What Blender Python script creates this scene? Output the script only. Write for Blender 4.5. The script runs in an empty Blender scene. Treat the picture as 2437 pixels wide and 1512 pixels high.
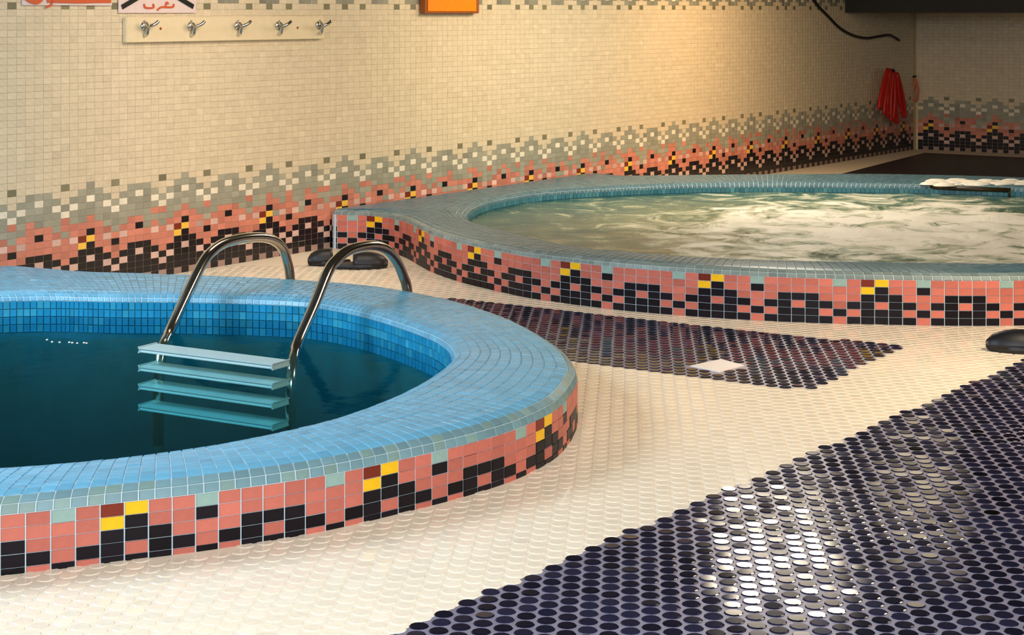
import bpy, math, random
import numpy as np
from mathutils import Vector
random.seed(7); rng = np.random.default_rng(11)
S = bpy.context.scene
COL = S.collection
F, CX, HY = 4200.0, 1218.5, 25.0            # focal length in px (2437 wide frame), centre, eye-level row; camera 1 m above the floor

# ------------------------------------------------------------------ camera, world, lights, exposure
cd = bpy.data.cameras.new('camera'); cam = bpy.data.objects.new('camera', cd); COL.objects.link(cam)
cam.location = (0, 0, 1.0); cam.rotation_euler = (math.pi/2, 0, 0)
cd.sensor_width = 36.0; cd.lens = F/2437*36.0; cd.shift_y = -(756-HY)/2437; cd.clip_start = 0.05
S.camera = cam
w = bpy.data.worlds.new('world'); S.world = w; w.use_nodes = True
w.node_tree.nodes['Background'].inputs[0].default_value = (0.6, 0.65, 0.7, 1)
w.node_tree.nodes['Background'].inputs[1].default_value = 0.02
S.view_settings.view_transform = 'Standard'; S.view_settings.look = 'None'
S.view_settings.exposure = 1.5; S.view_settings.gamma = 1.0; S.view_settings.use_curve_mapping = False
def area(name, loc, size, power, col, target=None, shape='RECTANGLE', sy=None):
    l = bpy.data.lights.new(name, 'AREA'); l.energy = power; l.color = col; l.shape = shape
    l.size = size
    if shape in ('RECTANGLE', 'ELLIPSE'): l.size_y = sy or size
    if name == 'wall_wash_light': l.spread = math.radians(125)      # spread narrowed to keep grazing light off the far wall
    o = bpy.data.objects.new(name, l); COL.objects.link(o); o.location = loc
    if target is not None:
        o.rotation_euler = (Vector(target)-Vector(loc)).to_track_quat('-Z', 'Y').to_euler()
    return o
CEIL = 1.62
area('daylight_window_light', (-2.0, 4.0, 1.56), 1.1, 42, (0.70, 0.86, 1.0), (-1.2, 4.0, 0.0), sy=1.4)
area('front_fill_light', (0.1, 1.4, 1.56), 1.5, 47, (0.90, 0.95, 1.0), (0.3, 3.0, 0.0))  # unseen cool fill, added to brighten the front floor
area('wall_wash_light', (-0.55, 6.1, 1.54), 0.9, 4.2, (1.0, 0.82, 0.64), (-1.35, 6.75, 0.45))  # unseen lamp added to lift the left part of the wall
area('wall_wash_light', (0.55, 7.6, 1.54), 0.9, 4.6, (1.0, 0.79, 0.55), (-0.2, 8.25, 0.40))
area('wall_wash_light', (1.62, 9.4, 1.54), 0.8, 5.0, (1.0, 0.66, 0.34), (1.1, 10.2, 0.45))  # unseen lamp added to warm the wall towards the corner
area('ceiling_lamp_light', (1.25, 8.26, 1.56), 0.5, 11.5, (1.0, 0.86, 0.66), None, sy=0.8)
area('ceiling_lamp_light', (2.18, 9.50, 1.56), 0.38, 1.3, (1.0, 0.82, 0.56), None, sy=0.8)
area('ceiling_lamp_light', (1.9, 4.3, 1.56), 0.6, 19, (1.0, 0.80, 0.56), (1.7, 4.8, 0.0))

# ------------------------------------------------------------------ helpers
def gp(x, y, z=0.0):                       # point at height z seen at a photo position
    Y = F*(1-z)/(y-HY); return ((x-CX)/F*Y, Y)
VPX = 4140.0; KW = 0.1684                  # wall_left: foot line y = HY + KW*(VPX-x)
def wallfoot(x):
    Y = F/(KW*(VPX-x)); return np.array([(x-CX)/F*Y, Y])
WD = np.array([(VPX-CX)/F, 1.0]); WD /= np.linalg.norm(WD)      # along wall_left, away from the camera
WN = np.array([WD[1], -WD[0]])                                  # into the room
CORNER = wallfoot(2180)
W0 = wallfoot(28)                          # centre of a dot column
def onwall(x, y, off=0.0):                 # pixel -> (t, z, point) on wall_left at distance off from it
    p0 = W0 + WN*off
    dx, dz = (x-CX)/F, -(y-HY)/F
    lam = np.dot(p0, WN)/np.dot(np.array([dx, 1.0]), WN)
    P = np.array([dx*lam, lam, 1+dz*lam]); return np.dot(P[:2]-W0, WD), P[2], P
def proj(P):
    P = np.asarray(P, float); return np.stack([CX+F*P[..., 0]/P[..., 1], HY+F*(1-P[..., 2])/P[..., 1]], -1)
def srgb(r, g, b):
    f = lambda v: (v/255/12.92) if v/255 <= 0.04045 else ((v/255+0.055)/1.055)**2.4
    return np.array([f(r), f(g), f(b)])

def mat(name, col=(0.5, 0.5, 0.5), rough=0.5, metal=0.0, tint=False, noise=0.0, nscale=40, bump=0.0, bscale=120, coat=0.0, spec=0.5):
    m = bpy.data.materials.new(name); m.use_nodes = True; nt = m.node_tree; b = nt.nodes['Principled BSDF']
    b.inputs['Roughness'].default_value = rough; b.inputs['Metallic'].default_value = metal
    b.inputs['Coat Weight'].default_value = coat; b.inputs['Specular IOR Level'].default_value = spec
    if tint:
        a = nt.nodes.new('ShaderNodeAttribute'); a.attribute_name = 'tint'; src = a.outputs['Color']
    else:
        a = nt.nodes.new('ShaderNodeRGB'); a.outputs[0].default_value = (*col, 1); src = a.outputs[0]
    tc = nt.nodes.new('ShaderNodeTexCoord')
    if noise:
        n = nt.nodes.new('ShaderNodeTexNoise'); n.inputs['Scale'].default_value = nscale; n.inputs['Detail'].default_value = 4
        nt.links.new(tc.outputs['Object'], n.inputs['Vector'])
        mr = nt.nodes.new('ShaderNodeMapRange'); mr.inputs[1].default_value = 0.3; mr.inputs[2].default_value = 0.7
        mr.inputs[3].default_value = 1-noise; mr.inputs[4].default_value = 1+noise
        nt.links.new(n.outputs[0], mr.inputs[0])
        h = nt.nodes.new('ShaderNodeVectorMath'); h.operation = 'SCALE'
        nt.links.new(src, h.inputs[0]); nt.links.new(mr.outputs[0], h.inputs['Scale']); src = h.outputs[0]
    nt.links.new(src, b.inputs['Base Color'])
    if bump:
        n = nt.nodes.new('ShaderNodeTexNoise'); n.inputs['Scale'].default_value = bscale
        nt.links.new(tc.outputs['Object'], n.inputs['Vector'])
        bp = nt.nodes.new('ShaderNodeBump'); bp.inputs['Strength'].default_value = bump; bp.inputs['Distance'].default_value = 0.002
        nt.links.new(n.outputs[0], bp.inputs['Height']); nt.links.new(bp.outputs[0], b.inputs['Normal'])
    return m
M = dict(
    ftile=mat('face_mosaic', tint=True, rough=0.4, noise=0.06, nscale=60, spec=0.25),
    tile=mat('glazed_mosaic', tint=True, rough=0.32, noise=0.06, nscale=60, coat=0.15),
    penny=mat('penny_tile', tint=True, rough=0.10, spec=0.2, noise=0.05, nscale=90),
    coping=mat('coping_mosaic', tint=True, rough=0.3, noise=0.07, nscale=30, spec=0.3),
    grout=mat('cream_grout', srgb(226, 216, 200), 0.8, noise=0.05),
    wgrout=mat('wall_grout', srgb(216, 198, 162), 0.85, noise=0.05),
    fgrout=mat('floor_grout', srgb(230, 215, 192), 0.7, noise=0.04, nscale=25),
    dgrout=mat('grey_grout', srgb(122, 118, 136), 0.35, noise=0.15, nscale=30),
    cgrout=mat('coping_grout', srgb(195, 215, 222), 0.5, noise=0.05),
    navy=mat('navy_floor', srgb(26, 24, 34), 0.5, noise=0.4, nscale=60),
    basin=mat('basin_tile', srgb(10, 102, 118), 0.4, noise=0.15, nscale=14),
    chrome=mat('chrome', (0.62, 0.60, 0.56), 0.16, 1.0),
    tread=mat('tread_plastic', srgb(225, 235, 235), 0.35),
    ceil=mat('ceiling_paint', srgb(70, 66, 60), 0.9, noise=0.05),
    dark=mat('dark_panel', srgb(22, 22, 20), 0.7, noise=0.1),
    plaster=mat('plaster', srgb(190, 180, 165), 0.9, noise=0.04),
    rubber=mat('black_rubber', srgb(14, 15, 22), 0.45, noise=0.2),
    board=mat('cream_board', srgb(225, 208, 172), 0.5, noise=0.03),
    white=mat('sign_white', srgb(225, 205, 200), 0.5, noise=0.03),
    ink=mat('sign_black', srgb(14, 14, 14), 0.5),
    orange=mat('sign_orange', srgb(205, 90, 45), 0.5),
    orange2=mat('orange_plastic', srgb(255, 140, 10), 0.35, noise=0.05),
    brown=mat('brown_frame', srgb(150, 80, 20), 0.5),
    cable=mat('cable_black', srgb(18, 12, 12), 0.5),
    red=mat('red_hose', srgb(200, 30, 20), 0.45, noise=0.1),
    salmon=mat('salmon_hose', srgb(215, 120, 90), 0.5, noise=0.1),
    bar=mat('shade_brown', srgb(52, 38, 14), 0.4),
    foam=mat('foam_white', srgb(232, 226, 212), 0.7, noise=0.08, nscale=50),
    diamond=mat('white_stone', srgb(240, 228, 222), 0.35, noise=0.03),
)
def link(name, me, parent=None, **props):
    o = bpy.data.objects.new(name, me); COL.objects.link(o)
    if parent is not None: o.parent = parent
    for k, v in props.items(): o[k] = v
    return o
def mesh(name, V, Fc, m, tints=None, smooth=False):
    me = bpy.data.meshes.new(name); me.from_pydata([tuple(map(float, v)) for v in V], [], [tuple(map(int, f)) for f in Fc])
    me.materials.append(m)
    if tints is not None:
        a = me.attributes.new('tint', 'FLOAT_COLOR', 'POINT')
        t = np.ones((len(V), 4), np.float32); t[:, :3] = tints; a.data.foreach_set('color', t.ravel())
    if smooth: me.polygons.foreach_set('use_smooth', [True]*len(me.polygons))
    me.update(); return me
def box_mesh(name, cx, cy, cz, sx, sy, sz, m, bev=0.0):
    import bmesh
    bm = bmesh.new(); bmesh.ops.create_cube(bm, size=1)
    for v in bm.verts: v.co = Vector((v.co.x*sx+cx, v.co.y*sy+cy, v.co.z*sz+cz))
    if bev: bmesh.ops.bevel(bm, geom=list(bm.edges), offset=bev, segments=2, affect='EDGES')
    me = bpy.data.meshes.new(name); bm.to_mesh(me); bm.free(); me.materials.append(m); return me
def catmull(P, n=12, closed=False):
    P = np.asarray(P, float); N = len(P); out = []
    for i in range(N if closed else N-1):
        if closed: a, b, c, d = P[(i-1) % N], P[i], P[(i+1) % N], P[(i+2) % N]
        else: a, b, c, d = P[max(i-1, 0)], P[i], P[i+1], P[min(i+2, N-1)]
        for k in range(n):
            t = k/n
            out.append(0.5*((2*b)+(c-a)*t+(2*a-5*b+4*c-d)*t*t+(3*b-a-3*c+d)*t**3))
    if not closed: out.append(P[-1])
    return np.array(out)
def resample(P, n, closed=True):
    Q = np.vstack([P, P[:1]]) if closed else P
    d = np.r_[0, np.cumsum(np.linalg.norm(np.diff(Q, axis=0), axis=1))]
    s = np.linspace(0, d[-1], n+1)[:-1] if closed else np.linspace(0, d[-1], n)
    return np.stack([np.interp(s, d, Q[:, k]) for k in range(Q.shape[1])], 1), d[-1]
def tube(name, path, r, m, parent=None, seg=12, closed=False, **props):
    P = np.asarray(path, float); n = len(P); V = []; Fc = []
    prev = None
    for i in range(n):
        if closed: t = P[(i+1) % n]-P[i-1]
        else: t = P[min(i+1, n-1)]-P[max(i-1, 0)]
        t /= np.linalg.norm(t)+1e-12
        if prev is None:
            up = np.array([0, 0, 1.0]) if abs(t[2]) < 0.9 else np.array([1.0, 0, 0])
            a = np.cross(t, up)
        else: a = prev-np.dot(prev, t)*t
        a /= np.linalg.norm(a); prev = a; b = np.cross(t, a)
        rr = r[i] if hasattr(r, '__len__') else r
        for k in range(seg):
            an = 2*math.pi*k/seg; V.append(P[i]+rr*(math.cos(an)*a+math.sin(an)*b))
    for i in range(n if closed else n-1):
        j = (i+1) % n
        for k in range(seg):
            Fc.append((i*seg+k, i*seg+(k+1) % seg, j*seg+(k+1) % seg, j*seg+k))
    if not closed:
        Fc.append(tuple(range(seg))[::-1]); Fc.append(tuple((n-1)*seg+k for k in range(seg)))
    return link(name, mesh(name, V, Fc, m, smooth=True), parent, **props)
def inside(P, poly):                       # vectorised point in polygon
    P = np.atleast_2d(P); x, y = P[:, 0], P[:, 1]; r = np.zeros(len(P), bool); j = len(poly)-1
    for i in range(len(poly)):
        xi, yi = poly[i]; xj, yj = poly[j]
        c = ((yi > y) != (yj > y)) & (x < (xj-xi)*(y-yi)/((yj-yi) or 1e-12)+xi); r ^= c; j = i
    return r

def quad_tiles(Q, C, m, pname, parent, gap=0.0012, thick=0.0022, keep=300, minpx=9.0):
    """Q: (n,4,3) corner points lying on a surface (counter-clockwise from outside), C: (n,3) colours.
    Every tile is a raised bevelled piece; those that show largest are objects, the rest one joined part."""
    Q = np.asarray(Q, float); C = np.asarray(C, float); n = len(Q)
    c = Q.mean(1, keepdims=True); nrm = np.cross(Q[:, 2]-Q[:, 0], Q[:, 3]-Q[:, 1]); nrm /= np.linalg.norm(nrm, axis=1, keepdims=True)+1e-12
    d = Q-c; L = np.linalg.norm(d, axis=2, keepdims=True)+1e-9
    lo = c+d*(1-gap/L); hi = c+d*(1-(gap+0.0012)/L)+nrm[:, None]*(thick+rng.normal(0, 0.0003, (n, 1, 1)))
    V = np.concatenate([lo, hi], 1)
    fac = [(4, 5, 6, 7), (0, 1, 5, 4), (1, 2, 6, 5), (2, 3, 7, 6), (3, 0, 4, 7)]
    cc = c[:, 0]; p = proj(cc); face = np.einsum('ij,ij->i', nrm, np.array([0, 0, 1.0])-cc) > 0
    q = proj(Q); e1 = q[:, 2]-q[:, 0]; e2 = q[:, 3]-q[:, 1]; ar = abs(e1[:, 0]*e2[:, 1]-e1[:, 1]*e2[:, 0])/2
    vis = face & (p[:, 0] > 0) & (p[:, 0] < 2437) & (p[:, 1] > 0) & (p[:, 1] < 1512) & (cc[:, 1] > 0.5)
    ar = np.where(vis, ar, 0); order = np.argsort(-ar)[:keep]; order = order[ar[order] > minpx*minpx*0.8]
    single = np.zeros(n, bool); single[order] = True
    for i in order:
        o = cc[i]; me = mesh(pname, V[i]-o, fac, m, np.repeat(C[i][None], 8, 0)); ob = link(pname, me, parent); ob.location = o
    R = np.where(~single)[0]
    if len(R):
        Vr = V[R].reshape(-1, 3); Fr = (np.array(fac)[None]+8*np.arange(len(R))[:, None, None]).reshape(-1, 4)
        o = link(pname, mesh(pname, Vr, Fr, m, np.repeat(C[R], 8, 0)), parent); o['kind'] = 'stuff'

# mosaic colours
CREAM = srgb(220, 204, 174); GREY = srgb(160, 158, 140); WHITE = srgb(238, 228, 205); PINK = srgb(202, 114, 98)
PALE = srgb(214, 178, 166); BLACK = srgb(20, 14, 22); YEL = srgb(250, 195, 30); MAR = srgb(128, 48, 30); TEAL = srgb(150, 180, 172)
DARKG = srgb(130, 125, 98); WPINK = srgb(206, 130, 110)
def motif(c, k, both):                     # one Persian-carpet band, 12 columns long; k counts rows downwards
    c %= 12
    if k == 1: return 'B' if (c in (2, 5) or (both and c == 11)) else None
    if k == 2: return 'B' if c in (1, 2, 3, 7, 8, 9) else None
    if k == 3: return 'W' if c in (2, 8) else ('B' if c in (0, 1, 3, 4, 6, 7, 9, 10) else None)
    if k == 4: return 'W' if c in (0, 4, 6, 10) else 'B'
    if k == 5: return 'W' if c in (5, 11) else 'B'
    if k >= 6: return 'B'
    return None
def vary(col, a=0.09): return np.clip(col*(1+rng.normal(0, a)), 0, 1)
def wall_col(c, r):
    c %= 12
    if r >= 40:
        k = r-41
        q = motif(c, k, True)
        if k == 1 and q: return vary(DARKG, 0.1)
        return vary(GREY*0.8, 0.1) if q == 'B' else (vary(WHITE) if q == 'W' else vary(CREAM, 0.03))
    k = 7-r
    if k == -1 and c in (2, 8): return BLACK
    if k == 0 and c == 1: return vary(MAR)
    if (k == 0 and c == 2) or (k == 1 and c == 1): return YEL*0.9+WHITE*0.1
    if k >= 1:
        q = motif(c, k, False)
        if k == 7 and c % 2: return vary(PALE*.5, .1)
        if q == 'B': return vary(BLACK, 0.2)
        if q == 'W': return vary(PALE, 0.06)
        return vary(WPINK, 0.1)
    q = motif(c, 11-r, True)
    if q == 'B': return vary(WPINK if rng.random() < 0.8 else GREY, 0.1)
    if q == 'W': return vary(PALE, 0.1)
    k = 16-r
    if k == 1 and motif(c, 1, True) and c != 2: return vary(DARKG, 0.1)
    q = motif(c, k, True)
    if q == 'B': return vary(GREY if rng.random() < 0.9 or k < 6 else WPINK, 0.08)
    if q == 'W': return vary(WHITE, 0.04)
    return vary(CREAM, 0.03)
def face_col(c, k):
    c %= 12
    if k == 0: return {1: vary(MAR), 2: YEL, 5: TEAL, 11: TEAL}.get(c, vary(PINK, 0.08))
    if k == 1 and c == 1: return YEL
    q = motif(c, k, False)
    return vary(BLACK, 0.2) if q == 'B' else vary(PINK, 0.08)

# ------------------------------------------------------------------ setting: walls, ceiling
PX, PZ = 3.15*0+ (np.linalg.norm(wallfoot(1357)-W0)/90), 0.0239
TC = np.dot(CORNER-W0, WD)                 # t of the far corner
FD = WN.copy()                             # far wall runs from the corner along the room-inward normal of wall_left
TB = -9.0; WID = 8.5
def slab(name, p0, p1, out, z0, z1, th, m, parent=None, **kw):   # vertical slab, front face on p0-p1, thickness away along out
    a, b = np.array(p0), np.array(p1); o = np.array(out)*th
    V = [(*a, z0), (*b, z0), (*(b+o), z0), (*(a+o), z0), (*a, z1), (*b, z1), (*(b+o), z1), (*(a+o), z1)]
    Fc = [(3, 2, 1, 0), (4, 5, 6, 7), (0, 1, 5, 4), (1, 2, 6, 5), (2, 3, 7, 6), (3, 0, 4, 7)]
    return link(name, mesh(name, V, Fc, m), parent, **kw)
pA = W0+WD*TB; pB = CORNER; pC = CORNER+FD*WID; pD = pA+FD*WID
wl = slab('wall_left', pA, pB, -WN, -0.01, CEIL, 0.1, M['wgrout'], kind='structure')
wf = slab('wall_far', pB-WN*0.1, pC, WD, -0.01, CEIL, 0.1, M['wgrout'], kind='structure')
slab('wall_right', pD, pC, WN, -0.01, CEIL, 0.1, M['plaster'], kind='structure')
slab('wall_back', pA, pD, -WD, -0.01, CEIL, 0.1, M['plaster'], kind='structure')
link('ceiling', mesh('ceiling', [(*p, z) for z in (CEIL, CEIL+0.1) for p in (pA, pB, pC, pD)],
     [(0, 1, 2, 3), (7, 6, 5, 4), (0, 4, 5, 1), (1, 5, 6, 2), (2, 6, 7, 3), (3, 7, 4, 0)], M['ceil']), kind='structure')
# dark dropped ceiling over the far end of the room
sx = np.dot(wallfoot(2010)-W0, WD)
s0 = W0+WD*sx; 
link('trim_1', mesh('trim_1', [(*p, z) for z in (.986, CEIL-0.002) for p in (s0+WN*0.004, s0+WN*WID, CORNER+WN*WID-WD*0.004, CORNER+WN*0.004-WD*0.004)],
     [(3, 2, 1, 0), (4, 5, 6, 7), (0, 1, 5, 4), (1, 2, 6, 5), (2, 3, 7, 6), (3, 0, 4, 7)], M['dark']), kind='structure')
# wall tiles
def wall_tiles(origin, d, nrm, c0, c1, r1, phase, parent, keep, skip=None):
    Q = []; C = []
    for c in range(c0, c1):
        for r in range(0, r1):
            a = origin+d*((c-0.5)*PX); b = origin+d*((c+0.5)*PX)
            z0, z1 = r*PZ, (r+1)*PZ
            if skip and skip((a+b)/2, (z0+z1)/2): continue
            Q.append([(*a, z0), (*b, z0), (*b, z1), (*a, z1)]); C.append(wall_col(c+phase, r))
    quad_tiles(Q, C, M['tile'], 'tile', parent, keep=keep, gap=.0006, thick=.001)
wall_tiles(W0+WN*0.0005, WD, WN, -14, int(TC/PX), 46, 5, wl, 300)
def fp(x, y):                              # point of far wall
    dx, dz = (x-CX)/F, -(y-HY)/F; n = WD; lam = np.dot(CORNER, n)/np.dot(np.array([dx, 1.0]), n)
    return np.array([dx*lam, lam, 1+dz*lam])
t0 = np.dot(fp(2253, 240)[:2]-CORNER, FD)
n0 = -int(t0/PX)
wall_tiles(CORNER+FD*t0-WD*0.0005, FD, -WD, n0, n0+70, 43, 5, wf, 0)

# ------------------------------------------------------------------ pools
A_out = [(-.906, 3.123), (-.745, 3.19), (-.561, 3.272), (-.369, 3.385), (-.185, 3.545), (-.06, 3.675), (.0285, 3.80), (.105, 3.97), (.150, 4.20), (.155, 4.34),
         (.128, 4.55), (.037, 4.872), (-.07, 5.11), (-.2, 5.319), (-.42, 5.545), (-.70, 5.69), (-1.103, 5.80), (-1.418, 5.86), (-1.58, 5.93), (-1.74, 5.99),
         (-1.86, 5.84), (-2.05, 5.55), (-2.40, 5.03), (-2.62, 4.6), (-2.6, 3.9), (-2.2, 3.25), (-1.5, 2.95), (-1.2, 3.02)]
A_in = [gp(*p, .137) for p in ((0, 1105), (250, 1085), (500, 1052), (750, 1000), (900, 950), (1000, 903), (1060, 862), (1078, 835), (1052, 802), (1000, 778),
        (900, 745), (800, 722), (700, 710), (500, 703), (300, 701), (0, 700))]+[(-2.0, 5.1), (-2.22, 4.6), (-2.1, 3.85), (-1.6, 3.4), (-1.2, 3.34)]
B_out = [gp(785, 590), (-.62, 7.38), gp(930, 602), gp(965, 613), gp(1000, 633), gp(1033, 650), gp(1100, 673), gp(1200, 697), gp(1280, 713), gp(1500, 741), gp(1800, 763), gp(2100, 773),
         gp(2437, 775), (2.3, 5.72), (2.95, 6.15), (3.3, 6.95), (3.25, 7.8), (2.95, 8.5), gp(2437, 427, .155), gp(2200, 420, .155), gp(2000, 418, .155), gp(1700, 420, .155),
         gp(1484, 422, .155), (.40, 9.06), (.25, 8.88), (0.0, 8.53), (-.30, 8.09), (-.60, 7.66)]
B_in = [gp(*p, .155) for p in ((1112, 512), (1120, 527), (1150, 540), (1250, 565), (1350, 587), (1450, 600), (1600, 612), (1750, 621), (2000, 628), (2437, 632))]+\
       [(2.3, 5.98), (2.8, 6.4), (2.98, 7.1), (2.85, 7.8), (2.55, 8.25)]+[gp(*p, .155) for p in ((2300, 446), (2000, 441), (1700, 441), (1500, 447), (1300, 459), (1180, 478), (1130, 495))]
def clampwall(P, off):                     # keep the rim clear of wall_left
    d = (P-W0)@WN; return P+np.where(d < off, off-d, 0)[:, None]*WN
def pool(name, label, cat, outp, inp, zface, nrow, ztop, zfloor, phase_px, phase_c, keepc, colfn):
    T = link(name, None); T['label'] = label; T['category'] = cat
    base = clampwall(catmull(outp, 10, True), 0.012); inn = catmull(inp, 10, True)
    T.location = (*base.mean(0), 0); ofs = np.array([*base.mean(0), 0])
    def frames(n):
        P, L = resample(base, n)
        t = np.roll(P, -1, 0)-np.roll(P, 1, 0)
        for _ in range(max(2, n//60)): t = t+0.5*(np.roll(t, 1, 0)+np.roll(t, -1, 0)); t /= np.linalg.norm(t, axis=1, keepdims=True)
        c = inn.mean(0); N = c-P; R = np.linalg.norm(N, axis=1); N /= R[:, None]
        W = np.zeros(n); I2 = np.vstack([inn, inn[:1]]); a = I2[:-1]; e = I2[1:]-a
        for i in range(n):                          # where the line to the middle meets the inner outline
            dn = N[i]; den = dn[0]*e[:, 1]-dn[1]*e[:, 0]; den = np.where(abs(den) < 1e-9, 1e-9, den); r = a-P[i]
            s = (r[:, 0]*e[:, 1]-r[:, 1]*e[:, 0])/den; u = (r[:, 0]*dn[1]-r[:, 1]*dn[0])/den
            ok = (u >= -1e-6) & (u <= 1+1e-6) & (s > 0.02) & (s < R[i]); W[i] = s[ok].min() if ok.any() else .3
        return P, N, W, L
    _, _, _, L = frames(60)
    nc = int(round(L/0.0305)); P, N, W, L = frames(nc)
    nflat = 8
    def profile(Wi):                                # (inward distance, z) from the outer arris to below the water
        pr = [(0, zface), (.005, zface+.55*(ztop-zface)), (.022, zface+.88*(ztop-zface)), (.05, ztop)]
        a, b = .05, Wi-.045
        pr += [(a+(b-a)*k/nflat, ztop+0.002*math.sin(math.pi*k/nflat)) for k in range(1, nflat)]
        pr += [(Wi-.045, ztop), (Wi-.02, ztop-.12*(ztop-zface)-.001), (Wi-.005, ztop-.012), (Wi, ztop-.024)]
        return pr
    npf = len(profile(.3))
    ring = np.array([[[*(P[i]+N[i]*d), z] for d, z in profile(W[i])] for i in range(nc)])
    # grout body: foot, face, coping, inner wall, basin bottom
    foot = np.concatenate([P, np.full((nc, 1), -.005)], 1)[:, None]; down = ring[:, -1:].copy(); down[:, :, 2] = zfloor
    body = np.concatenate([foot, ring], 1); m = body.shape[1]
    V = body.reshape(-1, 3); Fc = []
    for i in range(nc):
        j = (i+1) % nc
        for k in range(m-1): Fc.append((i*m+k, j*m+k, j*m+k+1, i*m+k+1))
    link('rim_body', mesh('rim_body', V-ofs, Fc, M['cgrout']), T)
    bv = np.concatenate([ring[:, -1:], down], 1).reshape(-1, 3)
    Fb = [(2*i, 2*((i+1) % nc), 2*((i+1) % nc)+1, 2*i+1) for i in range(nc)]+[tuple(2*i+1 for i in range(nc))]
    link('basin', mesh('basin', bv-ofs, Fb, M['basin']), T)
    C = []; Q = []
    for i in range(nc):
        j = (i+1) % nc
        for k in range(npf-1):
            Q.append([ring[i, k], ring[j, k], ring[j, k+1], ring[i, k+1]]); C.append(colfn(k, npf))
    loc = lambda Qs: np.array(Qs)
    H = link('tmp', None); COL.objects.unlink(H); bpy.data.objects.remove(H)
    quad_tiles2(loc(Q), C, M['coping'], 'coping_tile', T, ofs, keepc)
    # waterline tiles on the inner wall
    Q = []; C = []
    for i in range(nc):
        j = (i+1) % nc; a, b = ring[i, -1].copy(), ring[j, -1].copy()
        for k in range(4):
            z0, z1 = ztop-.024-.0239*k, ztop-.024-.0239*(k+1)
            Q.append([(*a[:2], z0), (*b[:2], z0), (*b[:2], z1), (*a[:2], z1)])
            C.append(vary((srgb(70, 125, 142) if keepc == 0 else srgb(35, 140, 185)) if rng.random() < .75 else (srgb(86, 138, 150) if keepc == 0 else srgb(52, 152, 185)), .08))
    quad_tiles2(np.array(Q), C, M['coping'], 'waterline_tile', T, ofs, 300 if keepc else 0)
    # face tiles
    nf = int(round(L/0.0437)); P2, N2, _, _ = frames(nf)
    pp = proj(np.concatenate([P2, np.full((nf, 1), zface)], 1)); dirs = np.roll(P2, -1, 0)-P2
    front = np.einsum('ij,ij->i', -N2, -P2) > 0
    cand = np.where(front, abs(pp[:, 0]-phase_px)+0.0*pp[:, 1], 1e9); i0 = int(np.argmin(cand))
    Q = []; C = []
    for i in range(nf):
        j = (i+1) % nf
        for k in range(nrow+1):
            z1 = zface-k*PZ; z0 = max(z1-PZ, -.004)
            if z1 <= 0.003: continue
            Q.append([(*P2[i], z0), (*P2[j], z0), (*P2[j], z1), (*P2[i], z1)])
            C.append(face_col((i-i0)+phase_c, k))
    quad_tiles2(np.array(Q), C, M['ftile'], 'face_tile', T, ofs, 300)
    return T, ring, P, N, W
def quad_tiles2(Q, C, m, n, T, ofs, keep):          # tiles given in world space, parent T stands at ofs
    before = set(T.children)
    quad_tiles(Q, C, m, n, T, keep=keep)
    for o in T.children:
        if o not in before: o.matrix_parent_inverse.identity(); o.location = Vector(o.location)-Vector(ofs)
def colA(k, n):
    if k < 2: return vary(srgb(118, 152, 160) if rng.random() < .7 else srgb(128, 155, 150), .07)
    return vary(srgb(106, 170, 200), .06)
def colB(k, n):
    if k < 2: return vary(srgb(132, 146, 142), .1)
    return vary(srgb(86, 118, 130), .08)
poolA, ringA, PA, NA, WA = pool('swimming_pool', 'plunge pool with raised light blue mosaic rim at the front left', 'pool',
                                A_out, A_in,   .106, 4, .137, -.45, 925, 2, 300, colA)
poolB, ringB, PB, NB, WB = pool('whirlpool', 'round whirlpool with raised grey blue mosaic rim beside the far wall, water white with foam', 'pool',
                                B_out, B_in, .143, 6, .166, -.6, 2067, 2, 0, colB)
innA = ringA[:, -1, :2]; innB = ringB[:, -1, :2]; outA = PA; outB = PB

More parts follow.
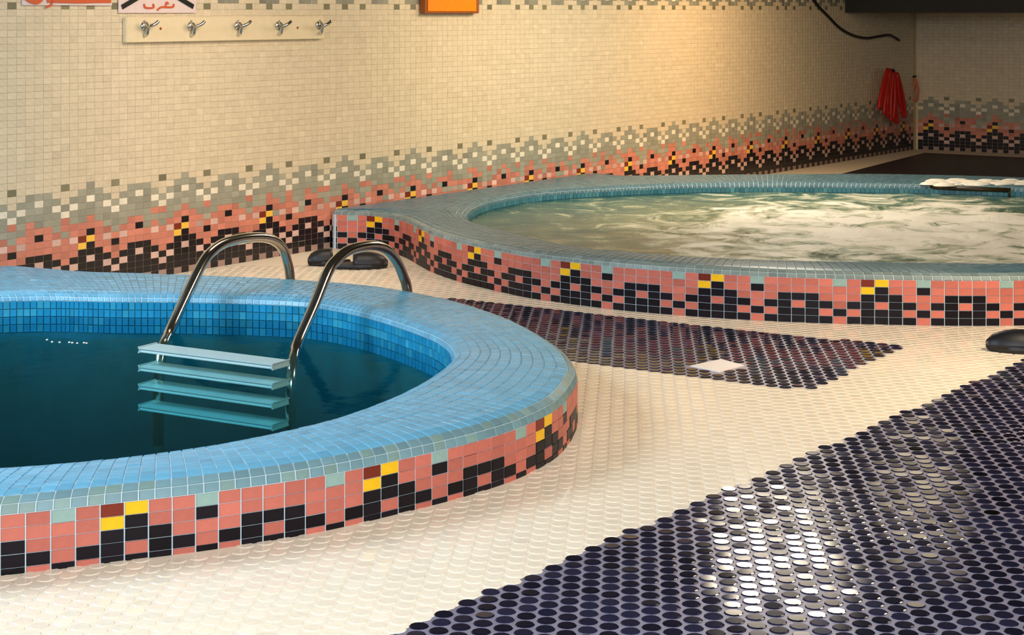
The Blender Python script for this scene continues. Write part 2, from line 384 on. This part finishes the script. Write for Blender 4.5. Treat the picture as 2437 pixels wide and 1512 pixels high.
# water of the plunge pool: closed body with absorption
def water_body(name, poly, z1, z0, m, **kw):
    c = poly.mean(0); n = len(poly); P = c+(poly-c)*0.999
    V = [(*p, z1) for p in P]+[(*p, z0) for p in P]
    Fc = [tuple(range(n)), tuple(range(2*n-1, n-1, -1))]+[(i, n+i, n+(i+1) % n, (i+1) % n) for i in range(n)]
    return link(name, mesh(name, V, Fc, m), **kw)
def water_mat(name, sig, ior):
    m = bpy.data.materials.new(name); m.use_nodes = True; nt = m.node_tree; nt.nodes.clear()
    out = nt.nodes.new('ShaderNodeOutputMaterial'); mix = nt.nodes.new('ShaderNodeMixShader'); fr = nt.nodes.new('ShaderNodeFresnel')
    gl = nt.nodes.new('ShaderNodeBsdfGlossy'); tr = nt.nodes.new('ShaderNodeBsdfTransparent'); gl.inputs['Roughness'].default_value = 0.06; gl.inputs['Color'].default_value = (.12, .5, .7, 1)
    fr.inputs['IOR'].default_value = ior
    tc = nt.nodes.new('ShaderNodeTexCoord'); n = nt.nodes.new('ShaderNodeTexNoise'); n.inputs['Scale'].default_value = 9; n.inputs['Detail'].default_value = 3
    bp = nt.nodes.new('ShaderNodeBump'); bp.inputs['Strength'].default_value = 0.25; bp.inputs['Distance'].default_value = 0.01
    nt.links.new(tc.outputs['Object'], n.inputs['Vector']); nt.links.new(n.outputs[0], bp.inputs['Height'])
    nt.links.new(bp.outputs[0], gl.inputs['Normal'])
    nt.links.new(fr.outputs[0], mix.inputs[0]); nt.links.new(tr.outputs[0], mix.inputs[1]); nt.links.new(gl.outputs[0], mix.inputs[2])
    nt.links.new(mix.outputs[0], out.inputs['Surface'])
    va = nt.nodes.new('ShaderNodeVolumeAbsorption'); mx = max(sig)*1.0001
    va.inputs['Color'].default_value = (1-sig[0]/mx, 1-sig[1]/mx, 1-sig[2]/mx, 1); va.inputs['Density'].default_value = mx
    nt.links.new(va.outputs[0], out.inputs['Volume']); return m
M['water'] = water_mat('deep_water', (2.3, .85, .75), 1.06)
water_body('water', innA, .066, -.44, M['water'], label='still deep teal water filling the plunge pool', category='water')

# foaming water of the whirlpool
def foam_mat():
    m = bpy.data.materials.new('foaming_water'); m.use_nodes = True; nt = m.node_tree; b = nt.nodes['Principled BSDF']
    tc = nt.nodes.new('ShaderNodeTexCoord')
    n = nt.nodes.new('ShaderNodeTexNoise'); n.inputs['Scale'].default_value = 4.2; n.inputs['Detail'].default_value = 8; n.inputs['Roughness'].default_value = .72
    n.inputs['Distortion'].default_value = 1.2
    g = nt.nodes.new('ShaderNodeVectorMath'); g.operation = 'DISTANCE'; g.inputs[1].default_value = (1.65, 7.15, .12)
    mr = nt.nodes.new('ShaderNodeMapRange'); mr.inputs[1].default_value = .5; mr.inputs[2].default_value = 2.2; mr.inputs[3].default_value = .14; mr.inputs[4].default_value = -.26
    ad = nt.nodes.new('ShaderNodeMath'); ad.operation = 'ADD'
    cr = nt.nodes.new('ShaderNodeValToRGB'); e = cr.color_ramp.elements
    e[0].position = .34; e[0].color = (*srgb(52, 92, 88), 1); e[1].position = .63; e[1].color = (*srgb(236, 232, 220), 1)
    x = cr.color_ramp.elements.new(.47); x.color = (*srgb(96, 124, 106), 1); x = cr.color_ramp.elements.new(.54); x.color = (*srgb(182, 186, 164), 1)
    nt.links.new(tc.outputs['Object'], n.inputs['Vector']); nt.links.new(tc.outputs['Object'], g.inputs[0])
    nt.links.new(g.outputs['Value'], mr.inputs[0]); nt.links.new(n.outputs[0], ad.inputs[0]); nt.links.new(mr.outputs[0], ad.inputs[1])
    nt.links.new(ad.outputs[0], cr.inputs[0]); nt.links.new(cr.outputs[0], b.inputs['Base Color'])
    rr = nt.nodes.new('ShaderNodeMapRange'); rr.inputs[1].default_value = .4; rr.inputs[2].default_value = .65; rr.inputs[3].default_value = .12; rr.inputs[4].default_value = .6
    nt.links.new(ad.outputs[0], rr.inputs[0]); nt.links.new(rr.outputs[0], b.inputs['Roughness'])
    bp = nt.nodes.new('ShaderNodeBump'); bp.inputs['Strength'].default_value = .5; bp.inputs['Distance'].default_value = .02
    nt.links.new(n.outputs[0], bp.inputs['Height']); nt.links.new(bp.outputs[0], b.inputs['Normal'])
    return m
from mathutils import noise as mn
def foam_water():
    h = .035; xs = np.arange(innB[:, 0].min(), innB[:, 0].max()+h, h); ys = np.arange(innB[:, 1].min(), innB[:, 1].max()+h, h)
    c = innB.mean(0); poly = c+(innB-c)*1.012
    V = []; idx = {}; Fc = []
    G = np.array([[x, y] for x in xs for y in ys]); ok = inside(G, poly).reshape(len(xs), len(ys))
    def vid(i, j):
        if (i, j) not in idx:
            x, y = xs[i], ys[j]; d = math.hypot(x-1.65, y-7.15)
            a = .012*max(0.15, 1-d/1.8)
            z = .118+a*(mn.noise(Vector((x*6, y*6, 0)))+.5*mn.noise(Vector((x*14, y*14, 3))))*1.6
            idx[(i, j)] = len(V); V.append((x, y, z))
        return idx[(i, j)]
    for i in range(len(xs)-1):
        for j in range(len(ys)-1):
            if ok[i, j] and ok[i+1, j] and ok[i, j+1] and ok[i+1, j+1]: Fc.append((vid(i, j), vid(i+1, j), vid(i+1, j+1), vid(i, j+1)))
    # a skirt of flat water out to the pool wall
    n0 = len(V); n = len(poly)
    for p in poly: V.append((*p, .112))
    for p in c+(innB-c)*.93: V.append((*p, .112))
    for i in range(n): j = (i+1) % n; Fc.append((n0+i, n0+j, n0+n+j, n0+n+i))
    link('foaming_water', mesh('foaming_water', V, Fc, foam_mat(), smooth=True), label='churning whirlpool water covered in cream foam', category='water')
foam_water()

# ------------------------------------------------------------------ floor
def grid_floor():
    h = .08; V = []; Fc = []; idx = {}
    c = innA.mean(0); a = c+(innA-c)*1.06; c = innB.mean(0); b = c+(innB-c)*1.06
    # room-aligned grid
    n1 = int((np.dot(pB-pA, WD))/h)+1; n2 = int(WID/h)+1
    gi, gj = np.meshgrid(np.arange(n1), np.arange(n2), indexing='ij')
    cen = pA+(gi.reshape(-1, 1)+.5)*h*WD+(gj.reshape(-1, 1)+.5)*h*WN
    bad = (inside(cen, a) | inside(cen, b)).reshape(n1, n2)
    def vid(i, j):
        if (i, j) not in idx: idx[(i, j)] = len(V); V.append((*(pA+WD*min(i*h, np.dot(pB-pA, WD))+WN*min(j*h, WID)), -.0004))
        return idx[(i, j)]
    for i in range(n1):
        for j in range(n2):
            if not bad[i, j]: Fc.append((vid(i, j), vid(i+1, j), vid(i+1, j+1), vid(i, j+1)))
    me = mesh('floor', V, [f[::-1] for f in Fc], M['fgrout'])
    me.flip_normals() if me.polygons[0].normal.z < 0 else None
    return link('floor', me, kind='structure')
floor = grid_floor()
D1 = np.array([(-.9, 1.877), (1.47, 5.05), (1.62, 5.25), (3.6, 5.6), (4.2, 1.8)])
D2 = np.array([gp(1060, 710), gp(1250, 729), gp(1650, 775), gp(2160, 825), gp(1925, 927), gp(1860, 924), gp(1700, 905), gp(1370, 862), (-.1, 4.95), (-.4, 5.4)])
D3 = np.array([(1.25, 9.25), gp(2000, 415), gp(2200, 364), (4.55, 11.25), (4.6, 8.0), (3.5, 8.3), (2.6, 9.0)])
DIA = np.array([gp(1642, 873), gp(1712, 888), gp(1772, 872), gp(1716, 857)])
E1 = np.array([.067, 1.0]); E1 /= np.linalg.norm(E1); E2 = np.array([E1[1], -E1[0]])
CS, RS, PR = .0342, .0390, .0163
def floor_polys():
    for D, nm, mm, z in ((D1, 'grout', M['dgrout'], .0002), (D2, 'grout', M['dgrout'], .0002), (D3, 'dark_mosaic', M['navy'], .001)):
        V = [(*p, z) for p in D]; me = mesh(nm, V, [tuple(range(len(D)))], mm)
        if me.polygons[0].normal.z < 0: me.flip_normals()
        o = link(nm, me, floor); 
        if nm == 'dark_mosaic': o['kind'] = 'stuff'; o['label'] = 'dark mosaic field behind the whirlpool'
floor_polys()
def pennies():
    ii, jj = np.meshgrid(np.arange(-120, 160), np.arange(40, 190), indexing='ij')
    P = ii.reshape(-1, 1)*CS*E2+(jj+.5*(ii % 2)).reshape(-1, 1)*RS*E1
    x, y = P[:, 0], P[:, 1]
    ok = (y > 2.2) & (y < 6.9) & (x > -.30*y-.35) & (x < .30*y+.55)
    c = outA.mean(0); ok &= ~inside(P, c+(outA-c)*1.004); c = outB.mean(0); ok &= ~inside(P, c+(outB-c)*1.004)
    ok &= ((P-W0)@WN > .02); c = DIA.mean(0); ok &= ~inside(P, c+(DIA-c)*1.12)
    P = P[ok]; n = len(P)
    dark = inside(P, D1) | inside(P, D2)
    C = np.where(dark[:, None], srgb(26, 26, 44)[None], srgb(240, 225, 202)[None])*(1+rng.normal(0, .03, (n, 1))+dark[:, None]*rng.normal(0, .35, (n, 1)))
    C = np.clip(C, .002, 1)
    tilt = rng.normal(0, 1, (n, 2))*np.where(dark, .014, .001)[:, None]
    pz = proj(np.concatenate([P, np.zeros((n, 1))], 1)); vis = (pz[:, 0] > 0) & (pz[:, 0] < 2437) & (pz[:, 1] > 0) & (pz[:, 1] < 1512)
    key = np.where(vis & dark, P[:, 1], 1e9); order = np.argsort(key)[:300]; single = np.zeros(n, bool); single[order] = True
    def pm(seg, name, tint):
        a = np.arange(seg)*2*math.pi/seg; ring = np.stack([np.cos(a), np.sin(a)], 1)
        V = np.concatenate([np.c_[ring*PR, np.full(seg, -.003)], np.c_[ring*PR, np.full(seg, .0008)], np.c_[ring*(PR-.0018), np.full(seg, .002)]])
        Fc = [(k, (k+1) % seg, seg+(k+1) % seg, seg+k) for k in range(seg)]+[(seg+k, seg+(k+1) % seg, 2*seg+(k+1) % seg, 2*seg+k) for k in range(seg)]
        return V, Fc, tuple(range(2*seg, 3*seg))
    V, Fc, cap = pm(12, 'tile', None)
    shared = [mesh('penny_tile', V, Fc+[cap], M['penny'], np.repeat((np.clip(srgb(26, 26, 44)*s, .002, 1))[None], len(V), 0)) for s in (.6, .85, 1.1, 1.5)]
    for i in order:
        o = link('penny_tile', shared[random.randrange(4)], floor); o.location = (*P[i], 0); o.rotation_euler = (tilt[i, 0], tilt[i, 1], 0)
    V, Fc, cap = pm(10, 'tile', None); k = len(V)
    for flag, nm in ((True, 'penny_tile'), (False, 'cream_penny_tile')):
        R = np.where(~single & (dark == flag))[0]
        if not flag: V = V.copy(); V[:, :2] *= 1.06; V[:, 2] -= .001*(V[:, 2] > 0)
        Vz = V[None, :, 2]+V[None, :, 0]*-tilt[R, 1][:, None]+V[None, :, 1]*tilt[R, 0][:, None]
        W = np.stack([V[None, :, 0]+P[R, 0][:, None], V[None, :, 1]+P[R, 1][:, None], Vz], 2).reshape(-1, 3)
        faces = [tuple(v+k*i for v in f) for i in range(len(R)) for f in Fc+[cap]]
        o = link(nm, mesh(nm, W, faces, M['penny'], np.repeat(C[R], k, 0)), floor); o['kind'] = 'stuff'
pennies()
V = [(*p, -.003) for p in DIA]+[(*p, .002) for p in DIA]+[(*(DIA.mean(0)+(p-DIA.mean(0))*.97), .0035) for p in DIA]
link('diamond_tile', mesh('diamond_tile', V, [(i, (i+1) % 4, 4+(i+1) % 4, 4+i) for i in range(4)]+[(4+i, 4+(i+1) % 4, 8+(i+1) % 4, 8+i) for i in range(4)]+[(8, 9, 10, 11)], M['diamond']), floor,
     label='white diamond inset in the dark mosaic')

# ------------------------------------------------------------------ pool ladder
W1 = np.array(gp(405, 787, .066)); W2 = np.array(gp(706, 824, .066)); DR1 = np.array(gp(690, 662, .13))
U = DR1-W1; U /= np.linalg.norm(U); NU = np.array([U[1], -U[0]])
def inplane(x, y, p0):
    dx, dz = (x-CX)/F, -(y-HY)/F; lam = np.dot(p0, NU)/np.dot(np.array([dx, 1.0]), NU); return np.array([dx*lam, lam, 1+dz*lam])
ladder = link('pool_ladder', None); lo = np.array([*((W1+W2)/2), 0.0]); ladder.location = lo
ladder['label'] = 'chrome pool ladder with two arched rails and white underwater treads'; ladder['category'] = 'ladder'
r1 = [(406, 784), (449, 692), (479, 632), (501, 602), (536, 578), (590, 566), (640, 568), (670, 588), (683, 621), (690, 659)]
r2 = [(707, 822), (747, 730), (779, 650), (799, 621), (831, 596), (882, 585), (918, 594), (943, 621), (959, 656), (969, 692)]
T1L, T1R = np.array(gp(352, 828, .048)), np.array(gp(668, 868, .048))
for pts, p0, te in ((r1, W1, T1L), (r2, W2, T1R)):
    top = [inplane(x, y, p0) for x, y in pts]
    foot = top[-1].copy(); foot[:2] += U*.02; foot[2] = 0.0
    te2 = te+U*.05
    under = [np.array([*(te2), -.26]), np.array([*te2, -.05]), np.array([*(te2+(p0-te2)*.3), .03])]
    path = catmull(under+top+[foot], 6)
    tube('rail', path-lo, .0160, M['chrome'], ladder, seg=16)
    fl = [(foot[0], foot[1], z) for z in (0.0, .006)]
    tube('foot_flange', np.array(fl)-lo, .03, M['chrome'], ladder, seg=20)
def tread(z, l, r):
    d = (r-l); L = np.linalg.norm(d); d /= L; f = np.array([d[1], -d[0]])
    if np.dot(f, U) > 0: f = -f
    import bmesh
    bm = bmesh.new(); bmesh.ops.create_cube(bm, size=1)
    for v in bm.verts:
        p = l+d*(L*(v.co.x+.5))+f*(.07*(v.co.y)); v.co = Vector((p[0]-lo[0], p[1]-lo[1], z+.012*v.co.z))
    bmesh.ops.bevel(bm, geom=list(bm.edges), offset=.003, segments=2, affect='EDGES')
    me = bpy.data.meshes.new('tread'); bm.to_mesh(me); bm.free(); me.materials.append(M['tread']); link('tread', me, ladder)
for z in (.048, -.004, -.056, -.114): tread(z, T1L, T1R)

# ------------------------------------------------------------------ small things
def slipper(x, y, ang, L, label):
    T = link('slipper', None); T.location = (x, y, 0.002); T.rotation_euler = (0, 0, ang); T['label'] = label; T['category'] = 'slipper'
    T['group'] = 'black rubber slippers left on the floor'
    n = 28; V = []; h = .018
    for z, s in ((0, .96), (h*.5, 1), (h, .97)):
        for i in range(n):
            a = 2*math.pi*i/n; u = math.cos(a); wd = .19*L*(1+.18*u)*(1-.12*math.cos(2*a)); V.append((u*L/2*s, math.sin(a)*wd*s, z))
    Fc = [tuple(range(n))[::-1], tuple(range(2*n, 3*n))]+[(r*n+i, r*n+(i+1) % n, (r+1)*n+(i+1) % n, (r+1)*n+i) for r in range(2) for i in range(n)]
    link('sole', mesh('sole', V, Fc, M['rubber']), T)
    V = []; Fc = []; m = 12; xs = [.5-.56*k/7 for k in range(8)]           # closed upper, open at the heel
    for xx in xs:
        u = max(0.02, 1-((xx-.1)/.41)**2 if xx > .1 else 1); wd = .17*L*1.1*math.sqrt(u)*(1 if xx > 0 else 1-.2*abs(xx))
        for j in range(m+1):
            a = math.pi*j/m; V.append((xx*L, math.cos(a)*wd, h*.6+math.sin(a)*(.046*math.sqrt(u)+.004)))
    for i in range(len(xs)-1):
        for j in range(m): Fc.append((i*(m+1)+j, i*(m+1)+j+1, (i+1)*(m+1)+j+1, (i+1)*(m+1)+j))
    Fc.append(tuple(range(m+1)))
    me = mesh('upper', V, Fc, M['rubber'], smooth=True); o = link('upper', me, T)
    sm = o.modifiers.new('thick', 'SOLIDIFY'); sm.thickness = .003
    return T
a = gp(850, 638); slipper(a[0], a[1]-.01, math.pi*.02, .24, 'black rubber slipper under the arch of the nearer ladder rail')
a = gp(782, 634); slipper(a[0], a[1]+.03, math.pi*1.08, .17, 'black rubber slipper behind the ladder rail, left of its pair')
a = gp(2447, 838); slipper(a[0], a[1], math.pi*.93, .24, 'black rubber slipper at the right edge by the corner of the dark mosaic')

# wall objects on wall_left
def wp(t, z, off): return np.array([*(W0+WD*t+WN*off), z])
ANG = math.atan2(WD[1], WD[0])
def plate(name, x0, x1, y0, y1, off0, off1, m, parent=None, bev=.0, ztop=None, yref=None, **kw):
    tA, z1, _ = onwall(x0, y0, off1); tB, _, _ = onwall(x1, y0, off1); xm = (x0+x1)/2
    z1 = onwall(xm, y0, off1)[1]; z0 = onwall(xm, y1, off1)[1]
    if ztop: z1 = ztop
    me = box_mesh(name, 0, 0, 0, tB-tA, off1-off0, abs(z1-z0), m, bev)
    o = link(name, me, **kw); c = wp((tA+tB)/2, (z0+z1)/2, (off0+off1)/2)
    o.rotation_euler = (0, 0, ANG); o.location = c
    if parent is not None:
        o.rotation_euler = (0, 0, 0); o.parent = parent
        d = c-np.array(parent.location); o.location = (d[:2]@WD, d[:2]@WN*-1, d[2])
        o.location = (float(d[:2]@WD), float(-(d[:2]@WN)), float(d[2]))
    return o
def mount(name, x, y, **kw):
    T = link(name, None, **kw); T.location = onwall(x, y, .004)[2]; T.rotation_euler = (0, 0, ANG); return T
def loc(T, P):
    d = np.asarray(P)-np.array(T.location); return np.array([d[:2]@WD, -(d[:2]@WN), d[2]])
# hook rack
rack = mount('coat_rack', 535, 70, label='cream wall board with five chrome double hooks below the signs', category='coat rack')
plate('board', 300, 772, 41, 97, .003, .022, M['board'], rack, .002)
for x, y in ((344, 62), (455, 62), (566, 61), (663, 61), (759, 60)):
    c = lambda px, py, off: loc(rack, onwall(px, py, off)[2])
    o0 = loc(rack, onwall(x, y, .024)[2])
    stem = [o0+(0, 0, -.034), o0+(0, -.012, -.030), o0+(0, -.018, -.008), o0+(0, -.022, .004)]
    hk = tube('hook', catmull(stem, 5), .007, M['chrome'], rack, seg=10)
    for s in (-1, 1):
        pr = [o0+(0, -.02, -.004), o0+(s*.016, -.03, .004), o0+(s*.030, -.034, .012), o0+(s*.036, -.034, .018)]
        tube('prong', catmull(pr, 5), [.0065]*16 if False else .0065, M['chrome'], hk, seg=8)
    tube('back_plate', [o0+(0, .002, 0), o0+(0, -.004, 0)], .018, M['chrome'], hk, seg=14)
for x, y in ((382, 68), (708, 66)):
    o0 = loc(rack, onwall(x, y, .0225)[2]); tube('screw', [o0+(0, .002, 0), o0+(0, -.002, 0)], .005, M['brown'], rack, seg=8)
# signs
def stroke(name, pts, wpx, m, parent, off=.012):
    P = catmull([loc(parent, onwall(x, y, off)[2]) for x, y in pts], 5)
    V = []; Fc = []
    for i in range(len(P)):
        t = P[min(i+1, len(P)-1)]-P[max(i-1, 0)]; t[1] = 0; t /= np.linalg.norm(t)+1e-9; q = np.array([-t[2], 0, t[0]])*wpx
        for dy in (0, -.002):
            V += [P[i]+q+(0, dy, 0), P[i]-q+(0, dy, 0)]
    for i in range(len(P)-1):
        a, b = 4*i, 4*i+4
        Fc += [(a+2, a+3, b+3, b+2), (a, a+2, b+2, b), (a+3, a+1, b+1, b+3)]
    Fc += [(0, 1, 3, 2), (len(V)-4, len(V)-2, len(V)-1, len(V)-3)]
    return link(name, mesh(name, V, Fc, m), parent)
s1 = mount('sign', 160, 10, label='white wall sign with large orange red lettering at the top left corner', category='sign')
plate('panel', 54, 267, -60, 13, .004, .010, M['white'], s1, .001)
stroke('lettering', [(62, -8), (75, 0), (88, 2), (98, -5)], .012, M['orange'], s1)
stroke('lettering', [(112, -2), (150, -1), (190, 0), (230, -1), (264, -1)], .012, M['orange'], s1)
stroke('lettering', [(124, 2), (121, 12), (110, 17)], .004, M['orange'], s1)
s2 = mount('sign', 372, 14, label='pale wall sign with orange lettering between two black arrows, above the hooks', category='sign')
plate('panel', 283, 467, -60, 31, .004, .010, M['white'], s2, .001)
stroke('arrow', [(332, -8), (312, 4), (290, 17)], .009, M['ink'], s2)
stroke('arrow', [(420, -8), (440, 4), (460, 16)], .009, M['ink'], s2)
stroke('lettering', [(343, 9), (346, 18), (365, 18), (364, 9)], .0035, M['orange'], s2)
stroke('lettering', [(374, 24), (384, 17), (400, 17), (412, 16), (413, 9)], .0035, M['orange'], s2)
stroke('lettering', [(394, 14), (396, 6), (401, 9)], .0035, M['orange'], s2)
ob = mount('wall_box', 1077, 12, label='bright orange box with a brown frame fixed high on the wall', category='box')
plate('frame', 1011, 1141, -70, 32, .004, .035, M['brown'], ob, .003)
plate('cover', 1019, 1134, -60, 27, .035, .040, M['orange2'], ob, .002)
# cable
cab = [onwall(x, y, .012)[2] for x, y in ((1925, -18), (1945, 12), (1970, 38), (1998, 66), (2030, 84), (2062, 91), (2092, 87), (2118, 84), (2140, 96))]
o = tube('cable', catmull(cab, 6), .009, M['cable'], seg=8, label='black cable sagging down the wall towards the far corner', category='cable')
# red hose bundle on wall_left close to the corner, salmon one on the far wall
def hose(name, fn, tops, bots, r, m, label, hookpt):
    T = link(name, None); T['label'] = label; T['category'] = 'hose'; o = fn(*hookpt); T.location = o
    for (tx, ty), (bx, by), k in zip(tops, bots, range(99)):
        a, b = fn(tx, ty), fn(bx, by); lat = np.array([*(WD if fn is hw else FD), 0])*(.02+.006*(k % 3))
        out = np.array([*(WN if fn is hw else -WD), 0])*(.008*(k % 3))
        mid = (a+b)/2
        P = [a+out, mid+lat+out, b+lat*.7+out, b+out-np.array([0, 0, .02]), b-lat*.7+out, mid-lat+out]
        tube('hose_loop', catmull(P, 6, True)-o, r, m, T, seg=8, closed=True)
    tube('hook', [np.zeros(3)-[0, 0, .0]+(np.array([*(WN if fn is hw else -WD), 0])*k) for k in (-.03, .03)], .012, M['cable'], T, seg=8)
    return T
hw = lambda x, y: onwall(x, y, .045)[2]
hf = lambda x, y: fp(x, y)-np.array([*WD, 0])*.035
hose('red_hose', hw, [(2112, 166), (2118, 168), (2122, 170), (2126, 172), (2116, 167), (2130, 176)],
     [(2094, 250), (2104, 262), (2118, 278), (2134, 284), (2112, 268), (2146, 270)], .013, M['red'], 'bundle of red hose hanging on the wall by the far corner', (2118, 168))
hose('faded_hose', hf, [(2178, 182), (2180, 186)], [(2170, 230), (2182, 232)], .009, M['salmon'], 'small faded salmon hose loop hung right of the red bundle', (2178, 182))
# dark bar standing in for the shaded recess, and foam on the far rim of the whirlpool
gb = link('rim_shade_bar', None); g0 = np.array([*gp(2300, 448, .145), 0]); gb.location = g0
gb['label'] = 'dark brown bar standing in for the shaded recess at the far inner edge of the whirlpool'; gb['category'] = 'bar'
ga = np.array([*gp(2214, 446, .15), .15]); gc = np.array([*gp(2402, 453, .15), .15])
tube('bar', np.array([ga, (ga+gc)/2, gc])-g0, .011, M['bar'], gb, seg=10)
for p in (ga, gc): tube('post', np.array([p+(0, 0, .012), p-(0, 0, .04)])-g0, .006, M['bar'], gb, seg=8)
def foam_strip():
    V = []; Fc = []
    for k in range(70):
        x = 2218+k*3.3+random.uniform(-4, 4); X, Y = gp(x, random.uniform(430, 440), .168); r = random.uniform(.012, .032)
        b = len(V)
        for z, s in ((0, 1), (.5, .8), (.85, .4)):
            for i in range(8): a = i*math.pi/4; V.append((X+r*2*s*math.cos(a), Y+r*s*math.sin(a), .162+r*.7*z))
        Fc += [(b+q*8+i, b+q*8+(i+1) % 8, b+(q+1)*8+(i+1) % 8, b+(q+1)*8+i) for q in range(2) for i in range(8)]+[tuple(b+16+i for i in range(8))]
    link('foam', mesh('foam', V, Fc, M['foam'], smooth=True), kind='stuff', label='white foam washed over the far rim of the whirlpool', category='foam')
foam_strip()
def glints():  # tiny white domes standing in for light glints on the water
    V = []; Fc = []
    for x, y in ((112, 808), (124, 813), (142, 814), (165, 814), (172, 815), (184, 816), (200, 815), (206, 816)):
        X, Y = gp(x, y, .068); r = .0038; b = len(V)
        for z, s in ((0, 1), (.7, .6)):
            for i in range(6): a = i*math.pi/3; V.append((X+r*s*math.cos(a), Y+r*s*math.sin(a), .066+r*z))
        Fc += [(b+i, b+(i+1) % 6, b+6+(i+1) % 6, b+6+i) for i in range(6)]+[tuple(b+6+i for i in range(6))]
    link('glints', mesh('glints', V, Fc, M['foam']), kind='stuff', label='small bubbles of light modelled as white domes on the dark water left of the ladder', category='glints')
glints()
